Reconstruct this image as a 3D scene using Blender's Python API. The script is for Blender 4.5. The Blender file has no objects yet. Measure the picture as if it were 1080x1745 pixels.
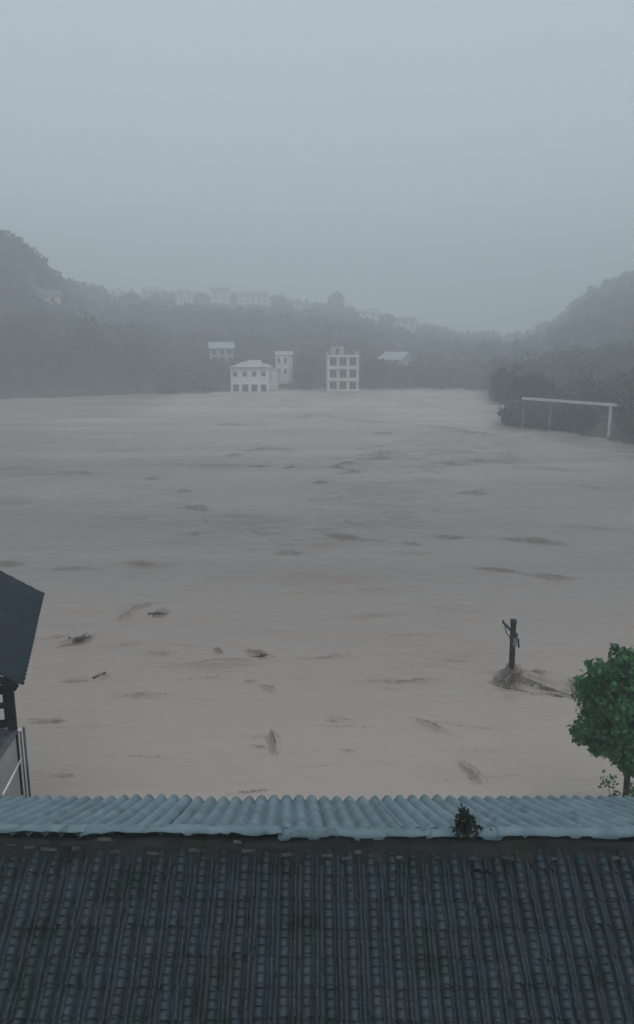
import bpy, math, random
import numpy as np
from mathutils import Vector, Matrix

R = math.radians
sc = bpy.context.scene
COL = sc.collection

# ------------------------------------------------------------------ camera
CAM_H, PITCH, F = 12.0, R(12.4), 1300.0          # F in pixels of the 1080 x 1745 frame
cd = bpy.data.cameras.new('camera'); cam = bpy.data.objects.new('camera', cd); COL.objects.link(cam)
cam.location = (0, 0, CAM_H); cam.rotation_euler = (R(90) - PITCH, 0, 0)
cd.sensor_fit = 'VERTICAL'; cd.sensor_height = 24.0; cd.lens = 24.0 * F / 1745.0
cd.clip_start = 0.1; cd.clip_end = 5000
sc.camera = cam

# ------------------------------------------------------------------ world: rainy overcast
SUN_EL, SUN_AZ = R(64), R(150)
w = bpy.data.worlds.new('World'); sc.world = w; w.use_nodes = True
nt = w.node_tree; nt.nodes.clear()
out = nt.nodes.new('ShaderNodeOutputWorld'); bg = nt.nodes.new('ShaderNodeBackground')
sky = nt.nodes.new('ShaderNodeTexSky'); sky.sky_type = 'NISHITA'; sky.sun_disc = False
sky.sun_elevation = SUN_EL; sky.sun_rotation = SUN_AZ; sky.dust_density = 6.0; sky.air_density = 1.0
hs = nt.nodes.new('ShaderNodeHueSaturation'); hs.inputs['Saturation'].default_value = 0.3
mx = nt.nodes.new('ShaderNodeMix'); mx.data_type = 'RGBA'
mx.inputs['Factor'].default_value = 0.85
mx.inputs['B'].default_value = (5.75, 6.65, 7.4, 1)        # even cloud deck
nt.links.new(sky.outputs[0], hs.inputs['Color']); nt.links.new(hs.outputs[0], mx.inputs['A'])
nt.links.new(mx.outputs['Result'], bg.inputs['Color']); bg.inputs['Strength'].default_value = 0.1
nt.links.new(bg.outputs[0], out.inputs['Surface'])

sd = bpy.data.lights.new('sun', 'SUN'); sun = bpy.data.objects.new('sun', sd); COL.objects.link(sun)
sd.energy = 0.75; sd.angle = R(70); sd.color = (1.0, 0.97, 0.93)
sdir = Vector((math.sin(SUN_AZ) * math.cos(SUN_EL), math.cos(SUN_AZ) * math.cos(SUN_EL), math.sin(SUN_EL)))
sun.rotation_euler = sdir.to_track_quat('Z', 'Y').to_euler()

sc.view_settings.view_transform = 'Standard'; sc.view_settings.look = 'None'
sc.view_settings.exposure = 0.0; sc.view_settings.gamma = 1.0; sc.view_settings.use_curve_mapping = False
sc.render.engine = 'CYCLES'
sc.cycles.use_denoising = True
sc.cycles.max_bounces = 8; sc.cycles.diffuse_bounces = 3; sc.cycles.volume_bounces = 4
sc.cycles.sample_clamp_indirect = 4.0

rnd = random.Random(7); rng = np.random.default_rng(7)
CP, SP = math.cos(PITCH), math.sin(PITCH)

# ------------------------------------------------------------------ helpers
def ray(px, py):
    u, v = (px - 540) / F, (py - 872.5) / F
    return Vector((u, CP - v * SP, -SP - v * CP))
def at_depth(px, py, d): return Vector((0, 0, CAM_H)) + ray(px, py) * d
def at_h(px, py, h=0.0):
    r = ray(px, py); return Vector((0, 0, CAM_H)) + r * ((h - CAM_H) / r.z)
def at_y(px, py, y):
    r = ray(px, py); return Vector((0, 0, CAM_H)) + r * (y / r.y)
def az_of(px): return math.atan(((px - 540) / F) / (CP + 0.22 * SP))

_perm = np.random.default_rng(3).permutation(512)
_perm = np.concatenate([_perm, _perm])
_grad = np.random.default_rng(4).uniform(-1, 1, 512)
def vnoise(x, y):
    x = np.asarray(x, float); y = np.asarray(y, float)
    xi = np.floor(x).astype(int); yi = np.floor(y).astype(int); fx = x - xi; fy = y - yi
    fx = fx * fx * fx * (fx * (fx * 6 - 15) + 10); fy = fy * fy * fy * (fy * (fy * 6 - 15) + 10)
    def g(a, b): return _grad[_perm[(_perm[a & 511] + (b & 511)) & 511]]
    return (g(xi, yi) * (1 - fx) + g(xi + 1, yi) * fx) * (1 - fy) + (g(xi, yi + 1) * (1 - fx) + g(xi + 1, yi + 1) * fx) * fy
def fbm(x, y, o=4, gain=0.5):
    s = 0; a = 1.0
    for k in range(o):
        s = s + a * vnoise(x + 17.3 * k, y - 9.1 * k); x = x * 2.03; y = y * 2.03; a *= gain
    return s

def np_mesh(name, V, Q, smooth=False):
    """V (n,3), Q (m,4) or (m,3) arrays -> mesh"""
    me = bpy.data.meshes.new(name); V = np.asarray(V, np.float32); Q = np.asarray(Q, np.int32); k = Q.shape[1]
    me.vertices.add(len(V)); me.vertices.foreach_set('co', V.ravel())
    me.loops.add(Q.size); me.loops.foreach_set('vertex_index', Q.ravel())
    me.polygons.add(len(Q)); me.polygons.foreach_set('loop_start', np.arange(0, Q.size, k, dtype=np.int32))
    me.polygons.foreach_set('use_smooth', np.full(len(Q), smooth))
    me.update(calc_edges=True); me.validate(); return me

class MB:
    def __init__(s): s.v = []; s.f = []
    def add(s, vs, fs):
        o = len(s.v); s.v += [Vector(p) for p in vs]; s.f += [[i + o for i in f] for f in fs]; return s
    def box(s, c, size, ax=None, jitter=0.0):
        """box centred at c, size along the three axes ax (rows)"""
        a = ax or (Vector((1, 0, 0)), Vector((0, 1, 0)), Vector((0, 0, 1))); c = Vector(c)
        vs = []
        for k in (-1, 1):
            for j in (-1, 1):
                for i in (-1, 1):
                    p = c + a[0] * (i * size[0] / 2) + a[1] * (j * size[1] / 2) + a[2] * (k * size[2] / 2)
                    if jitter: p += Vector([rnd.uniform(-jitter, jitter) for _ in range(3)])
                    vs.append(p)
        return s.add(vs, [[0, 2, 3, 1], [4, 5, 7, 6], [0, 1, 5, 4], [2, 6, 7, 3], [0, 4, 6, 2], [1, 3, 7, 5]])
    def tube(s, pts, rad, n=8, cap=True):
        pts = [Vector(p) for p in pts]; rad = rad if isinstance(rad, (list, tuple)) else [rad] * len(pts)
        vs, fs = [], []
        for i, p in enumerate(pts):
            t = (pts[min(i + 1, len(pts) - 1)] - pts[max(i - 1, 0)]).normalized()
            a = t.orthogonal().normalized() if abs(t.z) > 0.95 else t.cross(Vector((0, 0, 1))).normalized(); b = t.cross(a)
            for k in range(n):
                q = 2 * math.pi * k / n; vs.append(p + (a * math.cos(q) + b * math.sin(q)) * rad[i])
        for i in range(len(pts) - 1):
            for k in range(n):
                fs.append([i * n + k, i * n + (k + 1) % n, (i + 1) * n + (k + 1) % n, (i + 1) * n + k])
        if cap: fs.append(list(range(n))[::-1]); fs.append([(len(pts) - 1) * n + k for k in range(n)])
        return s.add(vs, fs)
    def build(s, name, m, parent=None, smooth=False):
        root = parent
        while root is not None and root.parent: root = root.parent
        off = root.location if root is not None else Vector((0, 0, 0))
        me = bpy.data.meshes.new(name); me.from_pydata([tuple(p - off) for p in s.v], [], s.f); me.update()
        me.materials.append(m)
        if smooth: me.polygons.foreach_set('use_smooth', [True] * len(me.polygons))
        o = bpy.data.objects.new(name, me); COL.objects.link(o); o.parent = parent
        return o
def obj(name, me, m, parent=None):
    me.materials.append(m); o = bpy.data.objects.new(name, me); COL.objects.link(o); o.parent = parent; return o
def thing(name, label, cat, loc, group=None):
    o = bpy.data.objects.new(name, None); COL.objects.link(o); o.location = loc; o.empty_display_size = 0.3
    return tag(o, label, cat, group)
def tag(o, label, cat, group=None):
    o['label'] = label; o['category'] = cat
    if group: o['group'] = group
    return o
def kind(o, k, label=None):
    o['kind'] = k
    if label: o['label'] = label
    return o

# ------------------------------------------------------------------ materials
def mat(name, c1, c2=None, scale=3.0, rough=0.7, bump=0.0, bscale=20.0, rand=0.0, spec=0.5, detail=5, moss=None, coord='Object', tint=False):
    m = bpy.data.materials.new(name); m.use_nodes = True; n = m.node_tree.nodes; L = m.node_tree.links
    b = n['Principled BSDF']; b.inputs['Roughness'].default_value = rough; b.inputs['Specular IOR Level'].default_value = spec
    tc = n.new('ShaderNodeTexCoord')
    nz = n.new('ShaderNodeTexNoise'); nz.inputs['Scale'].default_value = scale; nz.inputs['Detail'].default_value = detail
    L.new(tc.outputs[coord], nz.inputs['Vector'])
    cr = n.new('ShaderNodeValToRGB'); cr.color_ramp.elements[0].position = 0.32; cr.color_ramp.elements[1].position = 0.68
    cr.color_ramp.elements[0].color = (*c1, 1); cr.color_ramp.elements[1].color = (*(c2 or c1), 1)
    L.new(nz.outputs['Fac'], cr.inputs['Fac']); col = cr.outputs['Color']
    if moss:
        mz = n.new('ShaderNodeTexNoise'); mz.inputs['Scale'].default_value = moss[1]; mz.inputs['Detail'].default_value = 6
        g = n.new('ShaderNodeNewGeometry'); L.new(g.outputs['Position'], mz.inputs['Vector'])
        mr = n.new('ShaderNodeMapRange'); mr.inputs['From Min'].default_value = moss[2]; mr.inputs['From Max'].default_value = moss[2] + 0.18
        L.new(mz.outputs['Fac'], mr.inputs['Value'])
        mm = n.new('ShaderNodeMix'); mm.data_type = 'RGBA'; mm.inputs['B'].default_value = (*moss[0], 1)
        L.new(mr.outputs['Result'], mm.inputs['Factor']); L.new(col, mm.inputs['A']); col = mm.outputs['Result']
    if rand:
        oi = n.new('ShaderNodeObjectInfo'); r2 = n.new('ShaderNodeMapRange')
        r2.inputs['To Min'].default_value = 1 - rand; r2.inputs['To Max'].default_value = 1 + rand
        L.new(oi.outputs['Random'], r2.inputs['Value'])
        hv = n.new('ShaderNodeHueSaturation'); L.new(r2.outputs['Result'], hv.inputs['Value']); L.new(col, hv.inputs['Color']); col = hv.outputs['Color']
    if tint:
        oi2 = n.new('ShaderNodeObjectInfo'); wn = n.new('ShaderNodeTexWhiteNoise'); wn.noise_dimensions = '1D'; L.new(oi2.outputs['Random'], wn.inputs['W'])
        tr_ = n.new('ShaderNodeValToRGB'); e = tr_.color_ramp.elements; e[0].color = (0.9, 1.0, 0.92, 1); e[1].color = (1.03, 0.99, 0.98, 1)
        k = tr_.color_ramp.elements.new(0.5); k.color = (0.88, 1.0, 1.08, 1); L.new(wn.outputs['Value'], tr_.inputs['Fac'])
        tm = n.new('ShaderNodeMix'); tm.data_type = 'RGBA'; tm.blend_type = 'MULTIPLY'; tm.inputs['Factor'].default_value = 1.0
        L.new(col, tm.inputs['A']); L.new(tr_.outputs['Color'], tm.inputs['B']); col = tm.outputs['Result']
    L.new(col, b.inputs['Base Color'])
    if bump:
        bz = n.new('ShaderNodeTexNoise'); bz.inputs['Scale'].default_value = bscale; bz.inputs['Detail'].default_value = 4
        L.new(tc.outputs[coord], bz.inputs['Vector'])
        bp = n.new('ShaderNodeBump'); bp.inputs['Strength'].default_value = bump; bp.inputs['Distance'].default_value = 0.02
        L.new(bz.outputs['Fac'], bp.inputs['Height']); L.new(bp.outputs['Normal'], b.inputs['Normal'])
    return m

def leaf_mat(name, dark, light, scale, trans=0.25, rough=0.55):
    m = mat(name, dark, light, scale=scale, rough=rough, coord='Object', detail=3, spec=0.35)
    n = m.node_tree.nodes; L = m.node_tree.links; b = n['Principled BSDF']; o = n['Material Output']
    t = n.new('ShaderNodeBsdfTranslucent'); L.new(b.inputs['Base Color'].links[0].from_socket, t.inputs['Color'])
    ms = n.new('ShaderNodeMixShader'); ms.inputs[0].default_value = trans
    L.new(b.outputs[0], ms.inputs[1]); L.new(t.outputs[0], ms.inputs[2]); L.new(ms.outputs[0], o.inputs['Surface']); return m

M = dict(
    hill=mat('hill_earth', (0.025, 0.04, 0.02), (0.05, 0.065, 0.03), 0.05, 0.95),
    wood_far=leaf_mat('far_foliage', (0.016, 0.034, 0.016), (0.05, 0.075, 0.032), 0.09),
    far_leaf=leaf_mat('bank_foliage', (0.015, 0.03, 0.014), (0.04, 0.062, 0.028), 0.35),
    leaf=leaf_mat('tree_leaf', (0.012, 0.062, 0.026), (0.08, 0.25, 0.07), 1.7, 0.3, 0.4),
    bark=mat('bark', (0.03, 0.025, 0.02), (0.06, 0.05, 0.04), 6, 0.9, 0.4, 30),
    tile=mat('grey_roof_tile', (0.015, 0.025, 0.029), (0.042, 0.060, 0.067), 9, 0.42, 0.35, 60, rand=0.17, spec=0.25, moss=((0.014, 0.028, 0.018), 2.2, 0.55), tint=True),
    deck=mat('roof_deck', (0.02, 0.02, 0.02), (0.03, 0.03, 0.03), 4, 0.9),
    mortar=mat('ridge_mortar', (0.014, 0.015, 0.015), (0.036, 0.034, 0.032), 5, 0.9, 0.8, 25, moss=((0.016, 0.024, 0.012), 3, 0.5)),
    chip=mat('mortar_chip', (0.025, 0.028, 0.027), (0.065, 0.068, 0.064), 12, 0.8, 0.4, 40, rand=0.3),
    sheet=mat('blue_sheet', (0.112, 0.178, 0.208), (0.18, 0.262, 0.298), 2.3, 0.5, 0.1, 12, rand=0.08, spec=0.4, moss=((0.085, 0.125, 0.13), 2.5, 0.56)),
    cap=mat('blue_cap', (0.098, 0.156, 0.182), (0.16, 0.232, 0.262), 3, 0.5, 0.5, 18, rand=0.1, spec=.4, moss=((0.045, 0.06, 0.058), 5.5, 0.53)),
    plaster=mat('plaster', (0.30, 0.29, 0.27), (0.42, 0.41, 0.39), 1.2, 0.9, 0.2, 12),
    white=mat('white_wall', (0.68, 0.67, 0.64), (0.8, 0.79, 0.76), 0.5, 0.85),
    cream=mat('cream_wall', (0.62, 0.58, 0.5), (0.74, 0.7, 0.62), 0.5, 0.85),
    grey=mat('grey_wall', (0.34, 0.35, 0.35), (0.46, 0.47, 0.47), 0.5, 0.85),
    glass=mat('dark_window', (0.015, 0.018, 0.02), (0.03, 0.033, 0.035), 1, 0.15),
    frame=mat('window_frame', (0.5, 0.5, 0.5), (0.6, 0.6, 0.6), 1, 0.5),
    froof=mat('far_roof', (0.10, 0.10, 0.10), (0.16, 0.16, 0.16), 0.8, 0.8),
    proof=mat('pale_roof', (0.28, 0.3, 0.32), (0.38, 0.4, 0.42), 0.6, 0.6),
    timber=mat('dark_timber', (0.008, 0.007, 0.006), (0.02, 0.017, 0.014), 5, 0.85, 0.4, 30, spec=.2),
    droof=mat('blue_black_roof', (0.022, 0.038, 0.052), (0.038, 0.06, 0.076), 2.5, 0.5, 0.3, 20, spec=0.4),
    pipe=mat('white_pipe', (0.6, 0.62, 0.64), (0.72, 0.74, 0.76), 4, 0.3),
    metal=mat('wet_metal', (0.03, 0.032, 0.036), (0.085, 0.09, 0.1), 3, 0.3, 0.2, 10),
    concrete=mat('pole_concrete', (0.010, 0.009, 0.009), (0.022, 0.02, 0.019), 8, 0.85, 0.4, 30, spec=.2),
    iron=mat('dark_iron', (0.009, 0.009, 0.009), (0.018, 0.015, 0.015), 6, 0.7, spec=.2),
    boxgrey=mat('box_grey', (0.14, 0.14, 0.14), (0.2, 0.2, 0.2), 6, 0.5),
    drift=mat('wet_driftwood', (0.03, 0.027, 0.022), (0.065, 0.055, 0.042), 5, 0.6, 0.5, 20),
    flot=mat('flotsam_litter', (0.045, 0.038, 0.031), (0.105, 0.089, 0.071), 0.7, 0.8, spec=.2),
    moss=leaf_mat('moss', (0.014, 0.026, 0.010), (0.035, 0.055, 0.022), 6),
    gantry=mat('white_steel', (0.42, 0.44, 0.46), (0.55, 0.57, 0.58), 1, 0.5),
    weed=leaf_mat('weed_leaf', (0.01, 0.018, 0.01), (0.022, 0.034, 0.018), 9),
)

# ------------------------------------------------------------------ terrain
# for each direction: five (distance, height) knots from the waterline up to the back ridge
KN = [(-1400, [(150, -.8), (190, 12), (250, 40), (320, 58), (450, 62)]),
      (-500, [(168, -.8), (205, 10), (245, 28), (300, 52), (420, 58)]),
      (0,   [(183, -.8), (213, 8), (235, 13), (285, 42), (400, 48)]),
      (60,  [(184, -.8), (214, 8), (238, 12), (292, 36), (410, 42)]),
      (110, [(185, -.8), (215, 8), (242, 12), (330, 29), (420, 34)]),
      (170, [(186, -.8), (220, 7), (290, 15), (500, 38), (640, 40)]),
      (300, [(190, -.8), (230, 4), (320, 16), (520, 39), (650, 40)]),
      (450, [(197, -.8), (240, 4), (330, 15), (520, 36), (650, 37)]),
      (570, [(198, -.8), (245, 4), (330, 13), (520, 30), (650, 31)]),
      (700, [(199, -.8), (255, 3), (350, 10), (510, 19), (650, 20)]),
      (790, [(199, -.8), (260, 3), (350, 7), (500, 12), (650, 13)]),
      (838, [(198, -.8), (255, 3), (350, 7), (500, 12), (650, 13)]),
      (852, [(133, -.8), (150, 1.5), (250, 2.5), (440, 7), (540, 12)]),
      (900, [(115, -.8), (130, 1.2), (250, 3), (440, 9), (540, 12)]),
      (950, [(109, -.8), (125, 1.2), (245, 4), (440, 18), (540, 22)]),
      (1000, [(104, -.8), (120, 1.3), (240, 5), (440, 33), (540, 41)]),
      (1080, [(97, -.8), (114, 1.5), (235, 7), (440, 42), (540, 52)]),
      (1500, [(75, -.8), (95, 3), (220, 14), (420, 58), (540, 66)]),
      (2600, [(60, -.8), (80, 3), (140, 18), (260, 52), (400, 60)])]
KA = np.array([az_of(k[0]) for k in KN]); KR = np.array([[p[0] for p in k[1]] for k in KN]); KH = np.array([[p[1] for p in k[1]] for k in KN])
def ground(x, y):
    x = np.asarray(x, float); y = np.asarray(y, float)
    az = np.arctan2(x, y); r = np.hypot(x, y)
    rk = np.stack([np.interp(az, KA, KR[:, i]) for i in range(5)]); hk = np.stack([np.interp(az, KA, KH[:, i]) for i in range(5)])
    h = np.where(r < rk[0], np.maximum(-3.0, -.8 - (rk[0] - r) * 0.12), hk[4])
    for i in range(4):
        t = np.clip((r - rk[i]) / (rk[i + 1] - rk[i]), 0, 1)
        h = np.where((r >= rk[i]) & (r < rk[i + 1]), hk[i] + (hk[i + 1] - hk[i]) * t, h)
    inland = np.clip((r - rk[0]) / 40, 0, 1)
    h = h + inland * (fbm(x / 45, y / 45, 3) * 2.2)
    bank = np.where(y < 9.5, 1.0, np.maximum(-3.0, 1.0 - (y - 9.5) * 0.35))
    return np.where(y < 40, bank, h)
def g1(x, y): return float(ground(np.array([x]), np.array([y]))[0])

az = np.concatenate([np.linspace(-math.pi, -0.75, 40, endpoint=False), np.linspace(-0.75, 0.75, 300), np.linspace(0.75, math.pi, 41)[1:]])
rr = np.concatenate([np.linspace(1, 60, 30, endpoint=False), np.linspace(60, 560, 230, endpoint=False), np.linspace(560, 820, 16)])
A, Rr = np.meshgrid(az, rr); X = Rr * np.sin(A); Y = Rr * np.cos(A); Z = ground(X, Y)
nA, nR = len(az), len(rr)
idx = np.arange(nA * nR).reshape(nR, nA)
Q = np.stack([idx[:-1, :-1], idx[:-1, 1:], idx[1:, 1:], idx[1:, :-1]], -1).reshape(-1, 4)
kind(obj('hills', np_mesh('hills', np.stack([X, Y, Z], -1).reshape(-1, 3), Q[:, ::-1], True), M['hill']), 'structure')

# ------------------------------------------------------------------ flood water
# standing waves and boils: px, py, width px, amplitude m, tilt (deg), front width m
WAVES = [
 (405, 724, 80, .42, 0, .6), (525, 708, 30, .5, 14, .6), (490, 683, 26, .4, 0, .7), (405, 688, 30, .25, 0, .7),
 (285, 722, 70, .2, 0, .6), (660, 774, 90, .5, 3, .6), (640, 782, 70, .45, 0, .5), (590, 790, 30, .5, 5, .45), (575, 797, 24, .5, 0, .4),
 (545, 822, 26, .42, 0, .4), (600, 806, 40, .35, 6, .4), (765, 790, 50, .45, -2, .5), (850, 785, 80, .32, 0, .5), (808, 740, 66, .55, -5, .6),
 (745, 729, 90, .3, -4, .7), (655, 738, 30, .42, 0, .5), (620, 718, 90, .25, -4, .7), (440, 765, 50, .4, 3, .5), (480, 766, 40, .35, 0, .5),
 (400, 776, 26, .35, 0, .5), (440, 795, 26, .4, 0, .4), (495, 797, 22, .35, 0, .4), (370, 793, 110, .22, 0, .5), (800, 840, 50, .36, 0, .4),
 (335, 865, 50, .42, -2, .28), (310, 840, 36, .35, 0, .35), (255, 815, 24, .3, 0, .4), (135, 806, 50, .32, 0, .4), (25, 798, 40, .25, 0, .4),
 (595, 919, 90, .36, -5, .3), (500, 942, 60, .34, 3, .28), (905, 922, 100, .38, -5, .32), (770, 915, 70, .18, 0, .3), (700, 927, 50, .2, -4, .3),
 (250, 963, 70, .26, -5, .26), (130, 970, 66, .26, 2, .26), (15, 961, 40, .32, 0, .26), (860, 974, 130, .2, -7, .3), (940, 984, 60, .24, -5, .26), (330, 910, 60, .16, 4, .3),
 (455, 910, 60, .2, -6, .3), (545, 905, 40, .16, 0, .3), (215, 1048, 26, .26, 22, .2), (270, 1046, 34, .3, 12, .18), (235, 1036, 60, .16, 14, .22),
 (135, 1092, 44, .42, 22, .22), (95, 1086, 60, .16, 6, .2), (372, 1112, 20, .38, -30, .18), (438, 1116, 44, .3, -12, .2), (365, 1131, 150, .24, 3, .26),
 (272, 1114, 44, .18, 0, .22), (172, 1153, 28, .22, 26, .16), (130, 1160, 40, .14, 4, .18), (458, 1175, 30, .24, -16, .16), (425, 1162, 30, .14, 0, .18),
 (240, 1187, 70, .14, 2, .18), (80, 1231, 54, .2, 4, .16), (685, 1160, 130, .2, 4, .24), (555, 1122, 70, .16, 4, .2), (467, 1268, 22, .5, -74, .16),
 (440, 1276, 40, .14, -4, .14), (735, 1238, 64, .17, -28, .18), (808, 1318, 24, .24, -50, .15), (430, 1350, 70, .15, 10, .16), (585, 1225, 50, .11, -8, .16), (590, 1282, 24, .12, -8, .14),
 (905, 1148, 56, .3, 2, .22), (110, 1325, 40, .07, 0, .2), (200, 1100, 70, .12, 8, .25), (640, 1050, 120, .1, 3, .3), (760, 1040, 90, .09, -3, .3),
 (1000, 900, 90, .16, -5, .3), (1010, 830, 90, .2, -4, .4), (950, 800, 90, .2, -3, .4), (200, 770, 90, .2, 0, .5), (60, 750, 70, .16, 0, .5)]
def water_h(x, y, fine=True):
    r = np.hypot(x, y)
    patch = np.clip(0.45 + 0.9 * fbm(x / 23 + 3, y / 30, 3), 0.06, 1.4)
    att = np.clip(r / 35, 0.35, 2.2)
    wx = x + 0.8 * fbm(x / 5, y / 5, 2); wy = y + 0.8 * fbm(x / 5 + 31, y / 5 + 7, 2)
    h = 0.135 * att * patch * fbm(wx / 5.0, wy / 1.9, 3)
    ch = 1 - np.abs(fbm(wx / 3.4 + 40, wy / 0.95, 2))
    h = h + 0.08 * att * patch * np.clip(ch - 0.62, 0, 1) ** 1.5 * 3.0
    for (px, py, wpx, a, tilt, fw) in WAVES:
        c = at_h(px, py, 0); D = math.hypot(c.x, c.y)
        L = wpx / F * D * 0.5
        T = R(tilt) * 1.0
        # crest direction on the water; image tilt is stretched by the grazing view
        st = math.sin(T) / max(0.12, (CAM_H / D)); ct = math.cos(T); q = math.hypot(st, ct); st /= q; ct /= q
        if abs(tilt) > 45: L = wpx / F * D * 1.5
        R0 = max(L * 2.2, 3 * fw + 3)
        m = (np.abs(x - c.x) < R0) & (np.abs(y - c.y) < R0)
        if not m.any(): continue
        dx = x[m] - c.x; dy = y[m] - c.y
        fw = fw * 0.42; a = a * 0.5
        wob = 0.8 * fw * fbm(dx / 0.9 + px, dy / 0.9 + py, 2) + 1.2 * fw * vnoise(dx / 2.3 + px, dy / 9 + 5)
        s = dx * ct + dy * st; t = -dx * st + dy * ct + wob
        env = np.exp(-(s / L) ** 2) * np.clip(0.75 + 0.7 * fbm(s / (0.4 * L + .2) + py, t * 0 + px, 2), 0.1, 1.5)
        back = fw * 2.4
        g = np.where(t < 0, np.exp(-(t / fw) ** 2), np.exp(-(t / back) ** 2)) - 0.55 * np.exp(-((t + 1.8 * fw) / (1.0 * fw)) ** 2)
        h[m] += a * env * g
    # bow wave and wake of the drowned pole
    p = at_h(871, 1152, 0)
    dx = x - p.x; dy = y - p.y
    m = (np.abs(dx) < 7) & (np.abs(dy) < 5)
    dx = dx[m]; dy = dy[m]; wob = 0.12 * fbm(dx * 1.5, dy * 1.5, 3)
    hh = 0.3 * np.exp(-(np.abs(dx + 0.15) / 0.46) ** 3 - (np.abs(dy + 0.08 + wob * .5) / 0.24) ** 3) 
    hh -= 0.16 * np.exp(-((dx + 0.2) / 0.6) ** 2 - ((dy + 0.72) / 0.3) ** 2)
    l1 = dy + wob + 0.36 * np.clip(dx, 0, None)
    hh += 0.34 * np.exp(-(l1 / 0.12) ** 2) * np.exp(-((dx - 0.6) / 0.95) ** 2) * (dx > -.2)
    l2 = dy + wob * 2 + 0.95 * np.clip(dx, 0, None) + .1
    hh += 0.15 * np.exp(-(l2 / 0.2) ** 2) * np.exp(-((dx - 0.45) / 0.5) ** 2) * (dx > -.3)
    hh += 0.22 * np.exp(-((dx - 2.15) / 0.5) ** 2 - ((dy + 0.75 + wob) / 0.45) ** 2) * (1 + fbm(dx * 4, dy * 4, 2))
    hh -= 0.1 * np.exp(-((dx - 1.3) / 0.7) ** 2 - ((dy + 0.1) / 0.3) ** 2)
    h[m] += hh
    return h
az = np.concatenate([np.linspace(-1.5, -0.47, 50, endpoint=False), np.linspace(-0.47, 0.47, 560), np.linspace(0.47, 1.5, 51)[1:]])
rr = np.concatenate([np.linspace(9, 15, 14, endpoint=False), np.exp(np.linspace(math.log(15), math.log(215), 1230, endpoint=False)), np.linspace(215, 420, 14)])
A, Rr = np.meshgrid(az, rr); X = Rr * np.sin(A); Y = Rr * np.cos(A); Z = water_h(X, Y)
nA, nR = len(az), len(rr); idx = np.arange(nA * nR).reshape(nR, nA)
Q = np.stack([idx[:-1, :-1], idx[:-1, 1:], idx[1:, 1:], idx[1:, :-1]], -1).reshape(-1, 4)

m = bpy.data.materials.new('flood_water'); m.use_nodes = True; n = m.node_tree.nodes; L = m.node_tree.links
b = n['Principled BSDF']; b.inputs['IOR'].default_value = 1.33; b.inputs['Roughness'].default_value = 0.27; b.inputs['Specular IOR Level'].default_value = 0.38
g = n.new('ShaderNodeNewGeometry')
mp = n.new('ShaderNodeMapping'); mp.inputs['Scale'].default_value = (0.022, 0.11, 0.05); L.new(g.outputs['Position'], mp.inputs['Vector'])
z1 = n.new('ShaderNodeTexNoise'); z1.inputs['Scale'].default_value = 1.0; z1.inputs['Detail'].default_value = 5; L.new(mp.outputs[0], z1.inputs['Vector'])
cr = n.new('ShaderNodeValToRGB'); cr.color_ramp.elements[0].position = 0.3; cr.color_ramp.elements[1].position = 0.72
cr.color_ramp.elements[0].color = (0.196, 0.166, 0.148, 1); cr.color_ramp.elements[1].color = (0.278, 0.242, 0.219, 1)
L.new(z1.outputs['Fac'], cr.inputs['Fac'])
# base colour varies with distance: paler near and far, darker in between
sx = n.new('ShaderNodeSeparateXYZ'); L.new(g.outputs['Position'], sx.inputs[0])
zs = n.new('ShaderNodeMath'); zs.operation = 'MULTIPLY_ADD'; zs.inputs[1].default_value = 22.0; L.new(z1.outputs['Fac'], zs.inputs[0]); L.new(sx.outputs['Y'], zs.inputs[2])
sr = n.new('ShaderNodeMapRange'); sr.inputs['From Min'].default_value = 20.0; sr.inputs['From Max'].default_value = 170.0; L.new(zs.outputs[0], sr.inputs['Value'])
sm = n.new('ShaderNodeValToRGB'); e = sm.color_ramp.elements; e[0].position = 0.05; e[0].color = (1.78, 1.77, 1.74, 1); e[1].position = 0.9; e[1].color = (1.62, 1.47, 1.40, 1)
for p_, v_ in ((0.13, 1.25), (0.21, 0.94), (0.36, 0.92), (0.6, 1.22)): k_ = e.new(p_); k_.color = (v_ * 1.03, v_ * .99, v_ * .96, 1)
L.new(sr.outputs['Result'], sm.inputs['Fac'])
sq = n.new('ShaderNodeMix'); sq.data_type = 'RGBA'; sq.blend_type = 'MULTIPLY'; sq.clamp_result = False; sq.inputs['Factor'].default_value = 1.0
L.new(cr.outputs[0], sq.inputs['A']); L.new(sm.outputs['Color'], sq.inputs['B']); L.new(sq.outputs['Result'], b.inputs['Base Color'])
mp2 = n.new('ShaderNodeMapping'); mp2.inputs['Scale'].default_value = (0.55, 1.5, 1.0); L.new(g.outputs['Position'], mp2.inputs['Vector'])
z2 = n.new('ShaderNodeTexNoise'); z2.inputs['Scale'].default_value = 1.3; z2.inputs['Detail'].default_value = 6; z2.inputs['Distortion'].default_value = 0.6
L.new(mp2.outputs[0], z2.inputs['Vector'])
bp = n.new('ShaderNodeBump'); bp.inputs['Strength'].default_value = 0.5; bp.inputs['Distance'].default_value = 0.14
L.new(z2.outputs['Fac'], bp.inputs['Height']); L.new(bp.outputs['Normal'], b.inputs['Normal'])
M['water'] = m
kind(obj('flood_water', np_mesh('flood_water', np.stack([X, Y, Z], -1).reshape(-1, 3), Q[:, ::-1], True), M['water']), 'structure')

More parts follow.
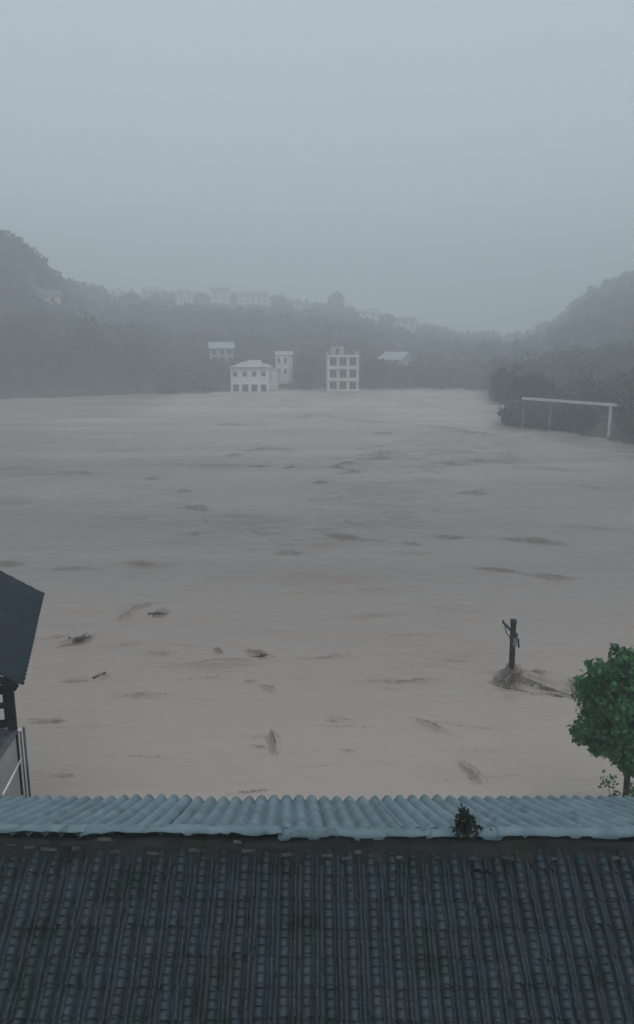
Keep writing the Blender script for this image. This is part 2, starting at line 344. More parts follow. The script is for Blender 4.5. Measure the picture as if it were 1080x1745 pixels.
# ------------------------------------------------------------------ near house: tiled slope, ridge, blue sheets
TY, TZ, TP = 7.56, 6.33, R(33)            # top line of the tiles and pitch of the near slope
hy = TY - 0.2
nh = thing('tiled_house', 'near house with mossy grey tile roof and pale blue corrugated sheets along its ridge', 'house', (0, TY + 0.1, 1.0))
TW, TE, OFF = 0.235, 0.2715, 0.172
def tile_mesh(seed):
    rg = random.Random(seed)
    prof = []
    for k in range(21):
        u = k / 20
        h = 0.0
        d = (u - 0.30) / 0.225
        if abs(d) < 1: h = max(h, 0.078 * math.sqrt(1 - d * d) ** 0.9)
        d = (u - 0.75) / 0.115
        if abs(d) < 1: h = max(h, 0.044 * math.sqrt(1 - d * d))
        prof.append((u * TW, h))
    rows = []
    nrib = 4
    for k in range(nrib):
        w0, w1 = k / nrib, (k + 1) / nrib
        j = rg.uniform(0.7, 1.25)
        for (q, lift) in ((0.0, -0.001), (0.12, 0.006), (0.45, 0.0115), (0.86, 0.0125), (0.985, 0.0125 if k == nrib - 1 else 0.001)):
            rows.append((w0 + q * (w1 - w0), lift * j))
    V, Fc = [], []
    Lt = TE + 0.05
    for (t, lift) in rows:
        s = -0.05 + t * Lt                       # s down the slope, 0 = upper edge of the exposed part
        for (x, h) in prof:
            V.append((x + rg.uniform(-.001, .001), -s, 0.006 + 0.017 * t + h + lift * (0.15 + h / 0.062) + rg.uniform(-.0012, .0012)))
    nP = len(prof)
    for i in range(len(rows) - 1):
        for k in range(nP - 1):
            Fc.append([i * nP + k, (i + 1) * nP + k, (i + 1) * nP + k + 1, i * nP + k + 1])
    o = len(V); b0 = (len(rows) - 1) * nP
    for (x, h) in prof: V.append((x, -(-0.05 + Lt) + 0.004, 0.006 + h * 0.8 - 0.004))
    for k in range(nP - 1): Fc.append([b0 + k, o + k, o + k + 1, b0 + k + 1])
    me = bpy.data.meshes.new('roof_tile'); me.from_pydata(V, [], Fc); me.update(); me.materials.append(M['tile'])
    me.polygons.foreach_set('use_smooth', [True] * len(me.polygons)); 
    try: me.set_sharp_from_angle(angle=R(38))
    except Exception: pass
    return me
tmes = [tile_mesh(s) for s in range(5)]
slope_m = Matrix.Rotation(TP, 4, 'X')      # local -y runs down towards the camera
mossw = lambda x: 0.03 * math.sin(x * 1.3 + 0.5) + 0.015 * math.sin(x * 3.1)
far_V, far_F = [], []
for row in range(-1, 10):
    for c in range(-26, 27):
        x0 = c * TW + 0.06 + rnd.uniform(-.006, .006)
        s = OFF + (row - 1) * TE + rnd.gauss(0, .011) + (rnd.uniform(.02, .05) if rnd.random() < .06 else 0) + 0.25 * mossw(x0)
        loc = Vector((x0, TY - s * math.cos(TP), TZ - s * math.sin(TP)))
        rot = slope_m @ Matrix.Rotation(rnd.gauss(0, 0.02), 4, 'Z') @ Matrix.Rotation(rnd.gauss(0, 0.016), 4, 'X')
        me = tmes[rnd.randrange(5)]
        if row == -1: continue
        if -16 <= c <= 15 and row <= 7:
            o = bpy.data.objects.new('roof_tile', me); COL.objects.link(o); o.parent = nh
            o.matrix_local = Matrix.Translation(loc - nh.location) @ rot
        else:
            mm = Matrix.Translation(loc) @ rot; base = len(far_V)
            far_V += [tuple(mm @ v.co) for v in me.vertices]; far_F += [[i + base for i in p.vertices] for p in me.polygons]
mb = MB(); mb.v = [Vector(v) for v in far_V]; mb.f = far_F
kind(mb.build('roof_tile_field', M['tile'], nh, True), 'stuff')
# deck, walls
def pt_near(x, s, up=0.0): return Vector((x, TY - s * math.cos(TP) + up * -math.sin(TP), TZ - s * math.sin(TP) + up * math.cos(TP)))
SY, SZ, SPI, SLEN = TY + 0.04, 6.585, R(26), 2.85
def pt_far(x, s, up=0.0): return Vector((x - 0.035 * s, SY + s * math.cos(SPI) + up * math.sin(SPI), SZ - s * math.sin(SPI) + up * math.cos(SPI)))
mb = MB()
a, b_, c_, d_ = pt_near(-6.2, -0.02, -.03), pt_near(6.2, -0.02, -.03), pt_near(6.2, 2.62, -.03), pt_near(-6.2, 2.62, -.03)
dz = Vector((0, 0, -.05)); mb.add([a, b_, c_, d_, a + dz, b_ + dz, c_ + dz, d_ + dz], [[0, 3, 2, 1], [4, 5, 6, 7], [0, 1, 5, 4], [1, 2, 6, 5], [2, 3, 7, 6], [3, 0, 4, 7]])
mb.build('roof_deck', M['deck'], nh)
# gable body
e0 = pt_near(0, 2.35, -.12); e1 = pt_far(0, 2.25, -.12)
for sx in (-1, 1):
    mb = MB(); X0, X1 = sx * 5.8, sx * 6.0
    pr = [(e0.y, 0.4), (e0.y, e0.z), (TY + .05, TZ - .13), (e1.y, e1.z), (e1.y, 0.4)]
    vs = [(X0, y, z) for y, z in pr] + [(X1, y, z) for y, z in pr]
    mb.add(vs, [[0, 1, 2, 3, 4], [9, 8, 7, 6, 5]] + [[i, (i + 1) % 5, 5 + (i + 1) % 5, 5 + i] for i in range(5)]).build('gable_wall', M['plaster'], nh)
MB().box((0, e0.y + .1, (0.4 + e0.z) / 2), (11.6, .2, e0.z - 0.4)).build('wall', M['plaster'], nh)
MB().box((0, e1.y - .1, (0.4 + e1.z) / 2), (11.6, .2, e1.z - 0.4)).build('wall', M['plaster'], nh)
# ridge band of mortar and broken bedding tiles
xs = np.linspace(-6.1, 6.1, 420)
prof = [(-0.10, -0.085), (-0.075, 0.0), (-0.035, 0.06), (-0.01, 0.13), (0.0, 0.215), (0.05, 0.235), (0.10, 0.22)]
V = []
for x in xs:
    for k, (dy, dzz) in enumerate(prof):
        nx = float(fbm(np.array(x * 2.2 + k * 5), np.array(k * 0.7), 4)) * 0.028
        V.append((x, TY + 0.01 + dy + nx, TZ - 0.005 + dzz + nx * 0.6 + 0.4 * mossw(x)))
P = len(prof); F4 = [[i * P + k, i * P + k + 1, (i + 1) * P + k + 1, (i + 1) * P + k] for i in range(len(xs) - 1) for k in range(P - 1)]
mb = MB(); mb.add(V, [f[::-1] for f in F4]); ridge = mb.build('ridge', M['mortar'], nh, True)
for (px, py, wpx) in [(17, 1442, 18), (49, 1445, 16), (82, 1449, 22), (177, 1432, 18), (195, 1453, 14), (260, 1455, 16), (404, 1436, 15), (423, 1451, 20), (488, 1458, 15),
                      (557, 1459, 16), (592, 1463, 18), (609, 1453, 15), (680, 1462, 12), (803, 1463, 11), (866, 1463, 17), (945, 1464, 12), (1050, 1463, 18), (330, 1450, 14), (130, 1447, 14), (745, 1463, 12)]:
    p = at_y(px, py, TY - 0.10); W = wpx / F * 8.6
    mb = MB(); ang = rnd.uniform(-.25, .25)
    axs = (Vector((math.cos(ang), math.sin(ang) * .5, rnd.uniform(-.12, .12))).normalized(), Vector((0, math.cos(R(20)), math.sin(R(20)))), Vector((0, -math.sin(R(20)), math.cos(R(20)))))
    mb.box(p + Vector((0, 0.01, 0)), (W * rnd.uniform(.7, 1.3), 0.035, 0.012), axs, 0.008).build('mortar_chip', M['chip'], ridge)
# corrugated sheets on the far slope
CW = 0.187; NW = 5
for k in range(-7, 7):
    V, Fc = [], []; nx_ = NW * 12 + 6; ns = 10
    dz0 = rnd.uniform(-.004, .006) + (0.008 if k % 2 else 0); ex = rnd.uniform(-.05, .05); sag = rnd.uniform(.0, .02); s0 = rnd.uniform(-.02, .03)
    for j in range(ns + 1):
        for i in range(nx_ + 1):
            x = k * CW * NW + i * CW / 12 + 0.02
            s = s0 + (SLEN + ex - s0) * j / ns
            h = 0.085 * abs(math.cos(math.pi * (x - 0.02) / CW)) ** 0.85 - 0.045
            V.append(pt_far(x, s, 0.06 + h + dz0 - sag * math.sin(math.pi * j / ns) + 0.006 * math.sin(3 * x + 2.1 * j)))
    W1 = nx_ + 1
    for j in range(ns):
        for i in range(nx_): Fc.append([j * W1 + i, j * W1 + i + 1, (j + 1) * W1 + i + 1, (j + 1) * W1 + i])
    mb = MB(); mb.add(V, Fc); o = mb.build('roof_sheet', M['sheet'], nh, True)
    so = o.modifiers.new('solid', 'SOLIDIFY'); so.thickness = 0.008; so.offset = -1
# battered ridge flashing over the near edge of the sheets
x = -6.1; pieces = [-6.1, -4.3, -2.62, -0.41, 1.25, 2.05, 3.6, 5.0, 6.1]
lifts = [0.03, 0.05, 0.04, -0.012, -0.02, -0.005, -0.01, 0.0]
for i in range(len(pieces) - 1):
    xa, xb = pieces[i] - 0.03, pieces[i + 1] + 0.03; n_ = int((xb - xa) / 0.03); V, Fc = [], []
    for j in range(n_ + 1):
        x = xa + (xb - xa) * j / n_; t = j / n_
        wv = 0.5 + 0.5 * math.cos(2 * math.pi * x / CW)
        lf = lifts[i] * 0.7 + 0.009 * float(fbm(np.array(x * 1.7), np.array(i * 3.0), 3))
        rag = 0.019 * float(fbm(np.array(x * 4.0), np.array(9.0 + i), 3))
        if i in (3, 4): lf -= 0.015 * math.exp(-((t - .02) / .1) ** 2)
        V.append(pt_far(x, 0.105 + 0.5 * rag, 0.066 + 0.04 * wv))
        V.append(pt_far(x, 0.05, 0.088 + lf * .4 + 0.024 * wv))
        V.append(pt_far(x, 0.0, 0.09 + lf + 0.008 * wv))
        V.append(pt_far(x, -0.035, 0.075 + lf))
        V.append(Vector((x, SY - 0.06 + rag * .3, SZ + 0.052 + lf + rag * 1.0 - (0.03 if float(vnoise(np.array(x * 9.0), np.array(i * 5.0))) > .55 else 0))))
    for j in range(n_):
        for q in range(4): Fc.append([j * 5 + q, j * 5 + q + 1, (j + 1) * 5 + q + 1, (j + 1) * 5 + q])
    mb = MB(); mb.add(V, [f[::-1] for f in Fc]); o = mb.build('ridge_flashing', M['cap'], nh, True)
    so = o.modifiers.new('solid', 'SOLIDIFY'); so.thickness = 0.006; so.offset = -1

# moss cushions and leaf litter caught in the tile troughs
MV = []
for k in range(150):
    cx = rnd.randrange(-17, 16) * TW + 0.06 + TW * rnd.choice((.57, .95)); s_ = rnd.uniform(.05, 2.0); c = pt_near(cx, s_, .02); rad = rnd.uniform(.012, .05)
    for q in range(int(30 + rad * 700)):
        d = Vector((rnd.gauss(0, rad * .6), 0, 0)); d2 = rnd.gauss(0, rad * 1.6)
        b = pt_near(cx + d.x, s_ + d2, rnd.uniform(.008, .03)); u = Vector((rnd.gauss(0, 1), rnd.gauss(0, 1), rnd.gauss(0, 1))).normalized() * rnd.uniform(.006, .013); w_ = u.orthogonal().normalized() * rnd.uniform(.004, .009)
        MV.append([b - u, b - w_, b + u, b + w_])
mb = MB(); [mb.add(q, [[0, 1, 2, 3]]) for q in MV]; kind(mb.build('moss', M['moss'], nh), 'stuff')

# weed on the ridge
p = at_y(791, 1420, SY - 0.03)
wd = thing('roof_weed', 'dark leafy weed sprouting from the ridge of the near roof', 'weed', p)
for k in range(5):
    a = rnd.uniform(0, 6.28); tip = p + Vector((math.cos(a) * rnd.uniform(.02, .1), math.sin(a) * .06, rnd.uniform(.2, .33)))
    MB().tube([p, (p + tip) / 2 + Vector((rnd.uniform(-.02, .02), 0, 0.02)), tip], [.008, .006, .003], 5).build('stem', M['weed'], wd)
V = []; 
for k in range(520):
    t = rnd.random() ** 0.9; c = p + Vector((rnd.gauss(0, .075 * (1.12 - t)), rnd.gauss(0, .05), t * .25))
    a = rnd.uniform(0, 6.28); el = rnd.uniform(-.3, 1.3); d = Vector((math.cos(a) * math.cos(el), math.sin(a) * math.cos(el), math.sin(el)))
    s_ = d.cross(Vector((rnd.gauss(0, 1), rnd.gauss(0, 1), rnd.gauss(0, 1)))).normalized() * rnd.uniform(.010, .02); l = rnd.uniform(.05, .09)
    V.append([c, c + d * l * .5 + s_, c + d * l + Vector((0, 0, -.01)), c + d * l * .5 - s_])
mb = MB(); [mb.add(q, [[0, 1, 2, 3]]) for q in V]; kind(mb.build('foliage', M['weed'], wd), 'stuff')

# ------------------------------------------------------------------ timber house at the left edge
E = at_depth(38, 1168, 15.0)
f1 = Vector((-0.267, 0.9636, 0)).normalized(); f2 = Vector((f1.y, -f1.x, 0)); UZ = Vector((0, 0, 1))
LP = R(34.5); ELEN = 5.9; HALF = 3.3
lh = thing('stilt_house', 'dark timber house with blue-black corrugated roof at the left edge', 'house', (E - f2 * HALF + f1 * 3) * 1.0)
lh.location.z = -0.6
def roof_pt(a, s, side, up=0.0):           # a along the eave, s up the slope from the eave
    c = E - f2 * HALF if side < 0 else E - f2 * HALF
    hor = HALF - s * math.cos(LP)
    nrm = f2 * side * math.sin(LP) + UZ * math.cos(LP)
    return Vector((c.x, c.y, E.z)) + f1 * a + f2 * side * hor + UZ * (s * math.sin(LP)) + nrm * up
SL = HALF / math.cos(LP)
for side in (1, -1):
    V, Fc = [], []; na, ns = 29 * 8, 14
    for j in range(ns * 2):
        cs, e = divmod(j, 2); s = SL * (cs + e * 0.98) / ns
        for i in range(na + 1):
            a = ELEN * i / na
            V.append(roof_pt(a, s - 0.02 * abs(math.sin(math.pi * i / 8)) * (j == 0), side, 0.045 * math.sin(2 * math.pi * i / 8) + (0.02 if e == 0 else 0.0) + 0.01 * math.sin(a * 1.1)))
    W1 = na + 1
    for j in range(ns * 2 - 1):
        for i in range(na): Fc.append([j * W1 + i, j * W1 + i + 1, (j + 1) * W1 + i + 1, (j + 1) * W1 + i])
    o = MB().add(V, Fc).build('roof_slope', M['droof'], lh, True); so = o.modifiers.new('solid', 'SOLIDIFY'); so.thickness = 0.035; so.offset = -1 * side
AX = (f2, f1, UZ)
ZB = at_depth(22, 1255, 15.2).z
def P3(a, b, z): return Vector((E.x, E.y, 0)) + f1 * a + f2 * b + UZ * z
MB().tube([roof_pt(-.03, SL, 1, .06), roof_pt(ELEN + .03, SL, 1, .06)], .09, 8).build('roof_ridge', M['droof'], lh, True)
for side in (1, -1):     # verge boards at both gables
    for a in (0.04, ELEN - .04):
        q0, q1 = roof_pt(a, 0.05, side, -.11), roof_pt(a, SL - .05, side, -.11); d = (q1 - q0).normalized()
        MB().box((q0 + q1) / 2, ((q1 - q0).length, .05, .13), (d, f1, d.cross(f1).normalized())).build('verge_board', M['timber'], lh)
    MB().box(roof_pt(ELEN / 2, .12, side, -.13), (.1, ELEN - .2, .12), AX).build('eave_beam', M['timber'], lh)
for a in (0.4, 3.0, ELEN - .3):
    for bb in ((-.31, -2.1, -HALF * 2 + .26) if a < 1 else (-1.9, -HALF * 2 + 1.9)):
        zt = E.z + (0.05 if abs(bb) < 1 or abs(bb) > 6 else (1.0 if abs(bb) < 2.2 and a < 1 else .9))
        MB().box(P3(a, bb, (zt - 1.2) / 2), (.17, .17, zt + 1.2), AX).build('post', M['timber'], lh)
for a in (0.4, ELEN - .3):
    for z, th in ((E.z - .22, .16), (E.z - .56, .09), (ZB + .12, .14)):
        MB().box(P3(a, -HALF, z), (HALF * 2 - .7 if a < 1 else HALF * 2 - 3.9, .1, th), AX).build('rail', M['timber'], lh)
    k = 0
    for bb in np.arange(-.42, -HALF * 2 + .5, -.15) if a < 1 else np.arange(-2.1, -HALF * 2 + 2.1, -.15):
        MB().box(P3(a, float(bb), (E.z - .26 + ZB) / 2 + .06), (.035, .04, E.z - .26 - ZB - .2), AX).build('baluster', M['timber'], lh)
MB().box(P3(ELEN / 2 + .1, -1.9, (ZB + E.z - .7) / 2), (.06, ELEN - 1.0, E.z - .7 - ZB), AX).build('wall', M['timber'], lh)
MB().box(P3(ELEN / 2 + .1, -HALF, (ZB - 1) / 2 + .0), (HALF * 2 - 3.6, ELEN - .6, ZB + 1.0), AX).build('lower_storey', M['plaster'], lh)
MB().box(P3(.25, -2.6, E.z - 1.0), (.9, .3, .6), (Vector((f2.x, f2.y, .5)).normalized(), f1, UZ)).build('brace', M['timber'], lh)
# porch running out towards the viewer, wet sheet roof, pipes
V = [P3(.35, -.19, ZB - .02), P3(.35, -2.6, ZB + .55), P3(-2.6, -2.6, ZB + .35), P3(-2.6, -1.0, ZB - .25)]
wq = [P3(.33, -.25, ZB - .05), P3(-2.6, -1.1, ZB - .30)]; wq += [Vector((v.x, v.y, -1.2)) for v in wq[::-1]]
MB().add(wq + [v - f2 * .1 for v in wq], [[0, 1, 2, 3], [7, 6, 5, 4], [0, 4, 5, 1], [1, 5, 6, 2], [2, 6, 7, 3], [3, 7, 4, 0]]).build('porch_wall', M['plaster'], lh)
mb = MB(); mb.add(V + [v - UZ * .04 for v in V], [[0, 1, 2, 3], [7, 6, 5, 4], [0, 3, 7, 4], [1, 0, 4, 5], [2, 1, 5, 6], [3, 2, 6, 7]]).build('porch_roof', M['metal'], lh)
MB().tube([at_y(36.5, 1292, E.y - .1), at_y(22, 1321, E.y - .95), at_y(5, 1354, E.y - 1.9)], .018, 8).build('pipe', M['pipe'], lh, True)
MB().tube([P3(.34, -.09, ZB + .02), P3(.36, -.09, -1.2)], .026, 8).build('downpipe', M['metal'], lh, True)
MB().tube([P3(.34, -.16, ZB + .0), P3(.36, -.16, -1.2)], .018, 8).build('downpipe', M['metal'], lh, True)
MB().tube([P3(.3, -.2, ZB - .03), P3(.34, -.14, ZB - .02)], .04, 8).build('gutter_end', M['pipe'], lh, True)

# ------------------------------------------------------------------ drowned utility pole
p = at_h(871, 1152, 0.0); top = at_y(875, 1056, p.y + .02)
up_ = thing('utility_pole', 'drowned utility pole with a crossarm and meter box standing out of the flood', 'utility pole', (p.x, p.y, -1.2))
ax_ = (top - p).normalized(); base = p - ax_ * 1.2
mb = MB().tube([base, p, top - ax_ * .18, top - ax_ * .17, top], [.115, .108, .10, .118, .118], 14); mb.build('shaft', M['concrete'], up_, True)
hb = at_y(871, 1079, p.y); fa = at_h(857, 1060, hb.z); na_ = at_h(879.5, 1084, hb.z)
MB().box((fa + na_) / 2, ((fa - na_).length, .07, .07), ((fa - na_).normalized(), (fa - na_).normalized().cross(UZ), UZ)).build('crossarm', M['iron'], up_)
q0 = at_y(869, 1085, p.y); q2 = fa * .8 + hb * .2
MB().tube([q0, q0 * .5 + q2 * .5 + Vector((-.03, 0, -.12)), q2], .02, 6).build('brace', M['iron'], up_, True)
MB().tube([na_ - UZ * .04, na_ + UZ * .03, na_ + UZ * .09, na_ + UZ * .12], [.03, .06, .06, .02], 8).build('insulator', M['iron'], up_, True)
MB().tube([fa - UZ * .0, fa + UZ * .06, fa + UZ * .1], [.02, .035, .015], 8).build('insulator', M['iron'], up_, True)
bc = at_y(877.5, 1094, p.y - .12)
MB().box(bc, (.13, .12, .28)).build('meter_box', M['boxgrey'], up_)
MB().tube([at_y(880, 1086, p.y - .1), at_y(883, 1090, p.y - .1), at_y(884, 1103, p.y - .1)], .035, 8).build('insulator', M['iron'], up_, True)
MB().tube([p + ax_ * 1.45, p + ax_ * 1.53], .125, 14).build('clamp_band', M['iron'], up_, True)

# ------------------------------------------------------------------ flotsam carried in streaks
def flakes():
    r = np.random.default_rng(5); C = []; S = []; T = []
    def add(px, py, wpx, thick, tilt, n):
        n = int(n * 1.55)
        c = at_h(px, py, 0); D = math.hypot(c.x, c.y); sx_ = D / F; sy_ = D * D / (CAM_H * F)
        u = r.normal(0, .30, n) * wpx; bend = r.uniform(-1.6, 1.6) * np.sin(u / (wpx * .35 + 3) + r.uniform(0, 6))
        v = r.normal(0, 1, n) * thick * np.exp(-(u / wpx) ** 2 * 2) + bend
        ct, st = math.cos(R(tilt)), math.sin(R(tilt)); uu = u * ct + v * st * .3; vv = -u * st + v
        C.append(np.stack([c.x + uu * sx_, c.y - vv * sy_], 1)); S.append(np.full(n, .0016 * D + .012)); T.append(np.full(n, R(tilt) * 1.4))
    for (px, py, wpx, a, tilt, fw) in WAVES:
        k = min(a / .42, 1.3); big = abs(tilt) > 45
        add(px, py, wpx * (2.1 if big else 1.0), 1.0 if big else 1.25, tilt, int((26 + wpx * 1.5) * k * (1.5 if py < 830 else 1.0)))
        if wpx > 40 and r.random() < .7: add(px + r.uniform(-.5, .5) * wpx, py + r.uniform(-7, 7), wpx * .6, .8, tilt, int(20 * k + 6))
    for k in range(60):                                     # fainter threads between them
        py = 690 + 640 * r.random() ** 1.5; add(r.uniform(-40, 1120), py, r.uniform(40, 170), .7, r.uniform(-5, 5), r.integers(12, 34))
    for k in range(60):                                     # the broken band across the far centre
        add(r.normal(690, 95), r.normal(782, 13), r.uniform(18, 90), .8, r.uniform(-4, 4), r.integers(14, 40))
    # snagged round the drowned pole and trailing off in its wake
    for (px, py, wpx, th, ti, n) in ((866, 1158, 42, 5, 6, 820), (900, 1146, 46, 2.2, 2, 160), (912, 1168, 90, 3.2, -22, 560), (945, 1187, 34, 2.0, -6, 140),
                                     (880, 1176, 60, 1.5, -22, 110), (975, 1172, 30, 6, 40, 150), (985, 1195, 40, 6, -40, 160)): add(px, py, wpx, th, ti, n)
    C = np.concatenate(C); S = np.concatenate(S); T = np.concatenate(T); m_ = C[:, 1] > 13
    C, S, T = C[m_], S[m_], T[m_]; n = len(C); Z = water_h(C[:, 0], C[:, 1])
    a = T + r.normal(0, .45, n); l = S * r.uniform(.5, 1.8, n); w_ = S * r.uniform(.16, .5, n)
    d = np.stack([np.cos(a), np.sin(a), r.normal(0, .06, n)], 1); q = np.stack([-np.sin(a), np.cos(a), r.normal(0, .25, n)], 1)
    P = np.column_stack([C, Z + .012 + r.uniform(0, .03, n)])
    return np.stack([P - d * l[:, None] * .5, P - q * w_[:, None] * .5, P + d * l[:, None] * .5, P + q * w_[:, None] * .5], 1).reshape(-1, 3)
FV = flakes(); print('flakes', len(FV) // 4)
kind(obj('flotsam', np_mesh('flotsam', FV, np.arange(len(FV)).reshape(-1, 4)), M['flot']), 'stuff', 'dark streaks of leaves, twigs and scum drifting on the flood')

# ------------------------------------------------------------------ floating debris
def drift(px, py, wpx, tilt, label, nb=7, hgt=.12):
    c = at_h(px, py, .05); Lg = wpx / F * math.hypot(c.x, c.y + 0) ; D = math.hypot(c.x, c.y)
    st = math.sin(R(tilt)) / (CAM_H / D); ct = math.cos(R(tilt)); q = math.hypot(st, ct); d = Vector((ct / q, st / q, 0)); nn = Vector((-d.y, d.x, 0))
    t = thing('driftwood', label, 'driftwood', (c.x, c.y, 0), 'driftwood floating on the flood')
    for k in range(nb):
        l = Lg * rnd.uniform(.35, 1.0) * (1 if k else 1.1); o = c + d * rnd.uniform(-.3, .3) * Lg * (k > 0) + nn * rnd.uniform(-.25, .25)
        dd = (d + nn * rnd.uniform(-.35, .35) * (k > 0) + UZ * rnd.uniform(-.1, .15)).normalized()
        r0 = rnd.uniform(.02, .05) * (1.5 if k == 0 else 1)
        pts = [o + dd * l * (u - .5) + nn * rnd.uniform(-.05, .05) * l + UZ * (rnd.uniform(-.02, .03) + hgt * rnd.random() * l) for u in (0, .33, .66, 1)]
        MB().tube(pts, [r0, r0 * .9, r0 * .7, r0 * .35], 6).build('log' if k == 0 else 'branch', M['drift'], t, True)
drift(135, 1090, 34, 24, 'dark clump of driftwood floating nearest the timber house roof', 10, .25)
drift(270, 1046, 30, 10, 'thin dark driftwood branch floating above the left clump of waves', 4, .08)
drift(447, 1118, 22, -14, 'small dark driftwood floating left of centre in the foreground water', 5, .1)
drift(172, 1153, 24, 26, 'short slanting driftwood stick floating below the largest driftwood clump', 3, .06)

# ------------------------------------------------------------------ foliage generators
def leaf_quads(C, size, r, up=0.3):
    n = len(C); d = r.normal(size=(n, 3)); d[:, 2] += up; d /= np.linalg.norm(d, axis=1)[:, None]
    a = np.cross(d, r.normal(size=(n, 3))); a /= np.linalg.norm(a, axis=1)[:, None] + 1e-9; b = np.cross(d, a)
    s = (size * r.uniform(.6, 1.3, n))[:, None] * .5
    return np.stack([C - a * s * 1.4, C - b * s * .75 + d * s * .15, C + a * s * 1.4, C + b * s * .75 + d * s * .15], 1).reshape(-1, 3)
def crown_pts(c, rx, rz, lobes, per, r, lob=0.42):
    """points on many leafy lobes inside an ellipsoid"""
    L_ = r.normal(size=(lobes, 3)); L_ /= np.linalg.norm(L_, axis=1)[:, None]; L_ *= (r.uniform(.25, 1, lobes) ** .5)[:, None] * .72
    rad = lob * r.uniform(.6, 1.2, lobes)
    q = r.normal(size=(lobes, per, 3)); q /= np.linalg.norm(q, axis=2)[..., None]; q *= (r.uniform(.35, 1, (lobes, per)) ** .5)[..., None]
    P = (L_[:, None, :] + q * rad[:, None, None]).reshape(-1, 3)
    return np.asarray(c) + P * np.array([rx, rx, rz])
def quads_obj(name, V, m, parent=None):
    off = np.array(parent.location) if parent is not None else 0
    return obj(name, np_mesh(name, V - off, np.arange(len(V)).reshape(-1, 4)), m, parent)

# riverside tree at the right edge
tb = Vector((0, 0, 0)); c0 = at_y(1069, 1312, 17.0)
tb = Vector((c0.x + .04, 17.0, -0.9))
tr = thing('riverside_tree', 'bushy green broadleaf tree at the right edge, just behind the blue roof', 'tree', tb)
crown_c = at_y(1085, 1195, 17.0)
fork = Vector((c0.x, 17.0, c0.z + .1))
mb = MB().tube([tb, Vector((c0.x + .05, 17, .4)), fork], [.10, .085, .07], 10); mb.build('trunk', M['bark'], tr, True)
LOB = [(1065, 1140, .62, 0), (1020, 1150, .5, .1), (1004, 1192, .33, -.2), (1040, 1185, .6, -.5), (1085, 1180, .7, -.3), (995, 1238, .3, -.3), (1030, 1245, .45, -.4), (1065, 1255, .5, -.4),
       (1060, 1225, .6, .4), (1110, 1150, .65, .2), (1130, 1210, .7, -.2), (1110, 1255, .55, .2), (1010, 1215, .4, .5), (1040, 1165, .5, .7), (1090, 1200, .7, .8), (1050, 1280, .28, -.2), (1075, 1118, .34, -.1), (985, 1245, .22, 0), (1012, 1262, .22, -.2),
       (1150, 1170, .6, .2), (1068, 1292, .24, -.2), (1085, 1300, .3, 0), (1105, 1290, .4, 0), (1042, 1268, .26, .2), (1000, 1160, .2, -.2), (1062, 1112, .2, 0), (1030, 1128, .2, -.2), (1085, 1128, .45, .2)]
LOB = [(px + 7 + rnd.uniform(-5, 5), py + 11 + rnd.uniform(-5, 5), rad * rnd.uniform(.8, .96), dy) for (px, py, rad, dy) in LOB]
rs = np.random.default_rng(21); PT = []
for (px, py, rad, dy) in LOB:
    c = at_y(px, py, 17.0 + dy); mid = fork * .45 + c * .55 + Vector((0, 0, .12))
    MB().tube([fork, mid, c], [.04, .026, .01], 6).build('limb', M['bark'], tr, True)
    nl = int(640 * (rad / .6) ** 2)
    q = rs.normal(size=(nl, 3)); q /= np.linalg.norm(q, axis=1)[:, None]; q *= (rs.uniform(.25, 1, nl) ** .45)[:, None]
    q *= (1 + .22 * np.sin(q[:, :1] * 7 + px) * np.sin(q[:, 2:] * 6 + py))
    PT.append(np.array(c) + q * rad * np.array([1, 1, .85]))
for (px, py, rad, dy) in LOB:
    c = np.array(at_y(px, py, 17.0 + dy))
    for k in range(int(22 * rad / .6)):
        q = rs.normal(size=3); q /= np.linalg.norm(q); cc = c + q * rad * rs.uniform(.95, 1.4) * np.array([1, 1, .85]); n_ = rs.integers(10, 30)
        PT.append(cc + rs.normal(size=(n_, 3)) * rs.uniform(.04, .085))
PT = np.concatenate(PT)
kind(quads_obj('crown', leaf_quads(PT, .12, rs, .5), M['leaf'], tr), 'stuff')

# half-drowned shrub at the foot of the tree
sb = Vector((tb.x - .25, 16.85, 0.0)); sh = thing('drowned_shrub', 'low half-drowned shrub at the foot of the green tree', 'shrub', (sb.x, sb.y, -.5)); PT = []
for k in range(9):
    a = rs.uniform(0, 6.28); e = sb + Vector((math.cos(a) * rs.uniform(.15, .5), math.sin(a) * .3, rs.uniform(.5, 1.6)))
    MB().tube([sb - UZ * .5, sb * .5 + e * .5 + UZ * .1, e], [.014, .01, .005], 5).build('stem', M['bark'], sh, True)
    PT.append(np.array(e) + rs.normal(size=(46, 3)) * np.array([.12, .12, .13]))
kind(quads_obj('foliage', leaf_quads(np.concatenate(PT), .08, rs, .4), M['leaf'], sh), 'stuff')

